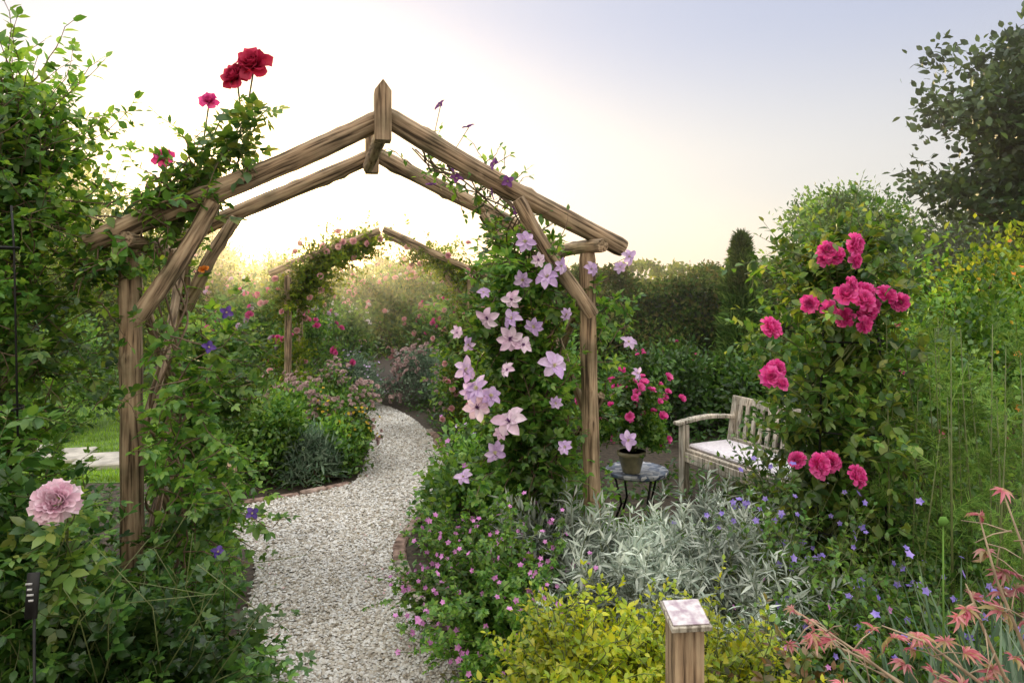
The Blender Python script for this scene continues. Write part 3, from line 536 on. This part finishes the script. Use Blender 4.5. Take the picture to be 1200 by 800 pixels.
A=Acc(); A.tube([(-2.13,5.1,0),(-2.13,5.1,.27),(-2.13,5.1,.285)],[.075,.07,.06],12); A.build('wooden_bollard',[WOOD])

# ---------------------------------------------------------------- right foreground plants
def clump(name,c,r,n,L0,L1,t,size,mats,per=2,fl=[],up=.7,grav=-.05,wander=.2,nseg=7,ang=1.,flz=.03):
    A=Acc(); d=rnd(n); d[:,2]=np.abs(d[:,2]); P=np.array([c[0],c[1],c[2]])+d*np.array(r)*R(.1,.85,n)[:,None]
    tp,td=shoots(A,P,d*[1,1,.5]+[0,0,up],R(L0,L1,n),t,size,per,nseg,wander,grav,ang=ang)
    for j,(k,ft,fs,_m) in enumerate(fl):
        i=rng.integers(0,n,k); Q=tp[i]+rng.standard_normal((k,3))*.03+[0,0,flz]; A.face(ft,Q,[0,-.8,.7]+rng.standard_normal((k,3))*.5,fs*R(.75,1.15,k),2+j)
        A.add(stick,tp[i],Q-tp[i],rnd(k),np.stack([np.full(k,.0012),np.linalg.norm(Q-tp[i],axis=1),np.full(k,.0012)],1),1)
    return A.build(name,[mats,STEM]+[x[3] for x in fl])
clump('cranesbill_geranium',(-.04,2.8,.12),(.22,.22,.4),300,.18,.38,gerleaf,.045,GREEN,2,[(200,fiv,.014,MAG)])
clump('cranesbill_geranium',(-.2,3.2,.1),(.22,.2,.42),200,.18,.36,gerleaf,.045,GREEN,2,[(90,fiv,.014,MAG)])
clump('artemisia_plant',(.42,2.95,.14),(.34,.28,.3),270,.2,.42,narrow,.11,SILVER,4,up=.8,ang=.7)
clump('artemisia_plant',(.85,2.95,.12),(.34,.28,.3),270,.2,.4,narrow,.11,SILVER,4,up=.8,ang=.7)
clump('artemisia_plant',(.18,3.2,.15),(.2,.2,.35),120,.2,.36,narrow,.11,SILVER,4,up=.8,ang=.7)
clump('artemisia_plant',(1.05,3.5,.08),(.34,.3,.28),180,.2,.4,narrow,.11,SILVER,4,up=.8,ang=.7)
clump('golden_spirea',(.24,2.28,.18),(.2,.2,.3),240,.16,.34,leaf8,.042,LIME,3,up=.6)
clump('golden_spirea',(.66,2.25,.17),(.2,.2,.3),230,.16,.32,leaf8,.042,LIME,3,up=.6)
clump('golden_spirea',(.45,2.35,.17),(.18,.15,.3),150,.16,.32,leaf8,.042,LIME,3,up=.6)
clump('bronze_leaved_shrub',(.92,2.15,.1),(.2,.2,.3),130,.15,.36,leaf8,.055,BRONZE,2,up=.6)
clump('campanula_plant',(1.2,2.95,.1),(.3,.3,.35),220,.2,.5,leaf8,.05,GREEN,2,[(80,fiv,.017,CAMP)],flz=.06)
clump('campanula_plant',(1.55,2.7,.1),(.3,.3,.25),190,.2,.45,leaf8,.05,GREEN,2,[(60,fiv,.017,CAMP)],flz=.06)
clump('leafy_perennial',(1.35,2.2,.05),(.3,.3,.3),190,.15,.4,leaf8,.05,GREEN,2,[(26,fiv,.014,MAG)])
clump('leafy_perennial',(1.05,2.45,.05),(.25,.2,.3),150,.15,.4,leaf8,.045,DARK,2,[(16,fiv,.014,MAG)])
clump('leafy_perennial',(.75,3.9,.05),(.5,.3,.12),200,.12,.28,leaf8,.05,GREEN,2)
clump('leafy_perennial',(2.1,3.6,.1),(.5,.4,.4),240,.2,.5,leaf8,.055,DARK,2)
clump('leafy_perennial',(1.62,4.2,.2),(.14,.14,.4),60,.2,.5,leaf8,.055,ROSEL,2)
A=Acc(); n=240; P=np.array([1.45,1.95,.3])+rng.standard_normal((n,3))*[.13,.1,.02]; A.add(blade,P*[1,1,0],rng.standard_normal((n,3))*[.3,.3,.1]+[0,0,1],rnd(n),np.stack([R(.3,.45,n),R(.45,.8,n),R(.3,.8,n)],1)); A.build('iris_clump',[GREY])
A=Acc()
for k in range(40):
    b0=np.array([2.22+R(-.45,.5),3.0+R(-.3,.45),0]); h=R(.9,1.5); lean=np.array([R(-.12,.12),R(-.1,.1),0]); pts=[b0,b0+lean*.4+[0,0,h*.5],b0+lean+[0,0,h]]
    A.tube(pts,[.005,.004,.002],5,1); n=26; P=along(pts,n); P=P[P[:,2]>.12]; n=len(P)
    A.add(feather,P,rnd(n)*[1,1,.3]+[0,0,.7],rnd(n),R(.1,.24,n),0)
A.build('fennel_plant',[FENN,STEM])
A=Acc(); base=np.array([1.34,1.55,0])
A.tube([base,(1.3,1.55,.35),(1.24,1.55,.6)],[.02,.016,.011],8,1)
ends=[(.62,1.5,.93),(.74,1.42,.8),(.84,1.55,.87),(1.0,1.5,.98),(1.06,1.55,1.12),(1.15,1.6,1.16),(.68,1.55,.85),(.92,1.4,.82),(1.1,1.45,.93),(1.2,1.5,1.05)]
tips=[]
for e in ends:
    e=np.array(e);b0=np.array([1.24,1.55,.55]);m1=b0*.6+e*.4+[0,R(-.02,.02),.05*R(-1,1)]
    A.tube([b0,m1,m1*.4+e*.6+rng.standard_normal(3)*.012,e],[.006,.0045,.003,.0015],6,1)
    for k in range(7):
        s_=m1+(e-m1)*R(0,1); q_=s_+nrm(rng.standard_normal(3)+[-.4,0,.3])*R(.04,.11); A.tube([s_,(s_+q_)/2+[0,0,.006],q_],[.0018,.0014,.001],5,1); tips.append(q_)
    tips.append(e)
tips=np.array(tips); k=R(0,1,len(tips))<.7; tips=tips[k]; n=len(tips)
for rep in range(2):
    A.add(mapleleaf,tips,rnd(n)*[1,1,.3]+[0,0,-.35],[0,-.5,1]+rng.standard_normal((n,3))*.6,R(.025,.055,n),0)
A.build('japanese_maple',[REDL,TWIG])
pm=empty('wooden_marker_post',(.48,1.9,0))
A=Acc(); A.box((0,0,.355),(.082,.082,.71),0,.1,0,.004); A.build('post',[WOOD],False,pm)
A=Acc(); A.box((0,-.01,.727),(.112,.11,.016),0,.1,.25,.002); A.box((0,-.0125,.7375),(.1,.095,.003),1,.1,.25); 
PL_=plain('plaque_paint',(.6,.57,.58),.5,col2=(.3,.22,.27),scale=45,bump=0); A.build('plaque',[TEAK,PL_],False,pm)
A=Acc(); A.tube([(1.2,1.95,0),(1.22,1.93,.6),(1.2,1.9,.97)],[.003,.003,.002],5,0); A.add(ico,[(1.2,1.9,.985)],[0,0,1],[0,1,0],.014,0); A.build('poppy_seedhead',[FENN])

# ---------------------------------------------------------------- rose obelisk
A=Acc(); cx,cy=1.72,3.55
for k in range(4):
    a=k*1.571+.6; A.tube([(cx+.24*math.cos(a),cy+.24*math.sin(a),0),(cx+.19*math.cos(a),cy+.19*math.sin(a),1.35),(cx+.1*math.cos(a),cy+.1*math.sin(a),1.65),(cx,cy,1.8)],.006,6)
for zz,rr in((.4,.235),(.9,.215),(1.35,.19)):
    t=np.linspace(0,6.283,25); A.tube(np.c_[cx+rr*np.cos(t),cy+rr*np.sin(t),np.full(25,zz)],.005,6)
A.add(ico,[(cx,cy,1.82)],[0,0,1],[0,1,0],.022); A.build('metal_rose_obelisk',[METAL])
A=Acc(); n=640; P=along([(cx-.02,cy,.1),(cx-.02,cy,1.8)],n)+rng.standard_normal((n,3))*[.14,.12,.03]; P[:,2]=np.maximum(P[:,2],.05)
shoots(A,P,rnd(n)*[1,1,.5]+[-.05,-.1,.25],R(.15,.42,n),leaf8,.08,2,7,.22,-.04)
n=40; P=along([(cx-.15,cy,1.5),(cx+.1,cy,1.8)],n); shoots(A,P,rnd(n)*[1,.6,.2]+[0,0,.9],R(.2,.5,n),leaf8,.07,2,7,.15,0)
for k in range(6): vine(A,[(cx,cy,0),(cx,cy,1.8)],.007,1,2,.15)
rs=[(1.60,1.585),(1.75,1.60),(1.83,1.585),(1.50,1.54),(1.76,1.50),(1.66,1.47),(1.57,1.51),(1.51,1.80),(1.64,1.83),(1.25,1.19),(1.23,1.43),(1.415,.766),(1.51,.72),(1.65,.72),(1.575,.76),(1.72,1.76),(1.9,1.55),(1.68,1.56),(1.56,1.76),(1.3,1.22),(1.62,1.64),(1.8,1.53),(1.72,1.44),(1.46,.78),(1.29,1.16),(1.6,1.78)]
for i,(x,z) in enumerate(rs):
    yy_=3.15+R(-.1,.1); sm_=.03 if i in(15,16,20,24) else .04
    A.face(pompon if i%3 else rose,[(x*.94,yy_,1.65+(z-1.65)*.94)],[R(-.8,.8),-1,R(-.1,.9)],R(sm_,sm_+.014),2); A.tube([(x*.94,yy_,1.65+(z-1.65)*.94),(cx+(x-cx)*.4,3.5,z-.15)],.0035,5,1)
A.build('pink_climbing_rose',[ROSEL,STEM,HOT])

# ---------------------------------------------------------------- bench, table, pot
be=empty('wooden_garden_bench',(1.27,5.2,-.03)); be.rotation_euler=(0,0,math.radians(-66)); be.scale=(.92,.92,.92)
def part(name,fn,mat=TEAK):
    A=Acc(); fn(A); A.build(name,[mat],False,be)
Lb=1.35
part('front_leg_far',lambda A:A.box((0.03,0.03,.34),(.06,.06,.62),bev=.005)); part('front_leg_near',lambda A:A.box((Lb,.03,.34),(.06,.06,.62),bev=.005))
for xx,nm in((.03,'far'),(Lb,'near')):
    part('back_leg_'+nm,lambda A:(A.box((xx,.52,.24),(.06,.06,.42),bev=.005),A.box((xx,.56,.64),(.055,.05,.42),tilt=-.17,bev=.005)))
    def arm(A):
        ts=np.linspace(0,1,10); 
        for i in range(9):
            y=-.05+.6*(ts[i]+.055); z=.665+.03*math.sin(ts[i]*3.1); A.box((xx,y,z),(.07,.072,.03),tilt=.03*math.cos(ts[i]*3.1)*3,bev=.006)
    part('armrest_'+nm,arm)
    part('side_rail_'+nm,lambda A:A.box((xx,.27,.39),(.03,.45,.07),bev=.004))
part('front_rail',lambda A:A.box((Lb/2+.01,.03,.39),(Lb-.08,.03,.08),bev=.004))
part('seat_slats',lambda A:[A.box((Lb/2+.01,.06+.085*i,.445),(Lb+.02,.065,.022),bev=.003) for i in range(6)])
part('backrest',lambda A:[A.box((Lb/2+.01,.6,.81),(Lb-.03,.035,.07),tilt=-.17,bev=.004)]+[A.box((.09+i*.083,.56,.63),(.035,.018,.32),tilt=-.17) for i in range(15)]+[A.box((Lb/2+.01,.525,.48),(Lb-.07,.03,.05),bev=.003)])
part('seat_cushion',lambda A:A.box((Lb/2,.27,.475),(Lb-.1,.42,.035),bev=.014),plain('cushion_fabric',(.7,.66,.68),.9,scale=60,col2=(.55,.5,.55)))
tb=empty('mosaic_table',(.84,4.6,-.03))
m,nt=newmat('mosaic'); L=nt.links; p=N(nt,'ShaderNodeBsdfPrincipled'); p.inputs['Roughness'].default_value=.5; tc=N(nt,'ShaderNodeTexCoord'); vo=N(nt,'ShaderNodeTexVoronoi'); vo.inputs['Scale'].default_value=30; L.new(tc.outputs['Object'],vo.inputs['Vector'])
r=ramp(nt,[(.3,(.03,.04,.07)),(.5,(.45,.45,.47)),(.7,(.07,.1,.16))]); L.new(vo.outputs['Color'],r.inputs[0]); L.new(r.outputs[0],p.inputs['Base Color']); o=N(nt,'ShaderNodeOutputMaterial'); L.new(p.outputs[0],o.inputs[0])
A=Acc(); A.tube([(0,0,.39),(0,0,.4),(0,0,.415),(0,0,.42)],[.2,.21,.21,.205],32); A.build('top',[m],False,tb)
A=Acc()
for k in range(4): a=k*1.571+.4; A.tube([(.2*math.cos(a),.2*math.sin(a),0.03),(.12*math.cos(a),.12*math.sin(a),.2),(.17*math.cos(a),.17*math.sin(a),.39)],.008,6)
A.build('legs',[METAL],True,tb)
pt=empty('potted_geranium',(.79,4.52,.39))
A=Acc(); A.tube([(0,0,0),(0,0,.01),(0,0,.11),(0,0,.115),(0,0,.14),(0,0,.14),(0,0,.11)],[.055,.06,.085,.095,.097,.08,.07],24); A.build('pot',[plain('glazed_pot',(.3,.26,.16),.4)],True,pt)
A=Acc(); C,D=mound(A,(0,0,.34),(.22,.18,.26),75,26,gerleaf,.04,0,clr=.035,zlow=-.7,zc=.1); sel=D[:,2]>-.3; flowers_on(A,C[sel],D[sel],50,tuft,.035,2,.07)
for i in range(12): A.tube([(0,0,.1),C[i]*.5+[0,0,.1],C[i]],.004,5,1)
A.build('geranium',[GREEN,STEM,HOT],True,pt)

A=Acc(); n=36000; P=np.stack([R(-4.5,4.5,n),1.6+R(0,1,n)**1.2*8,R(.0,.1,n)],1); l_=np.interp(P[:,1],ys,xl);r_=np.interp(P[:,1],ys,xr)
k=((P[:,0]>r_+.1)|(P[:,0]<l_-.12))&~((P[:,0]<-2.6)&(P[:,1]>5.2))&(sn(P*1.0,1.,2.6)>-.45); P=P[k];n=len(P)
A.add(leaf4,P,rng.standard_normal((n,3))*[1,1,.5]+[0,0,.4],[0,0,1]+rng.standard_normal((n,3))*.4,R(.035,.075,n)); A.build('ground_cover',[DARK])

# ---------------------------------------------------------------- camera
cam=bpy.data.cameras.new('camera'); cam.lens=24; cam.sensor_width=36; cam.shift_y=-70/1200; cam.clip_end=1500; cam.clip_start=.05
co=bpy.data.objects.new('camera',cam); co.location=(0,0,1.65); co.rotation_euler=(math.radians(90),0,0); scene.collection.objects.link(co); scene.camera=co
scene.view_settings.view_transform='Standard'; scene.view_settings.look='None'; scene.view_settings.exposure=0
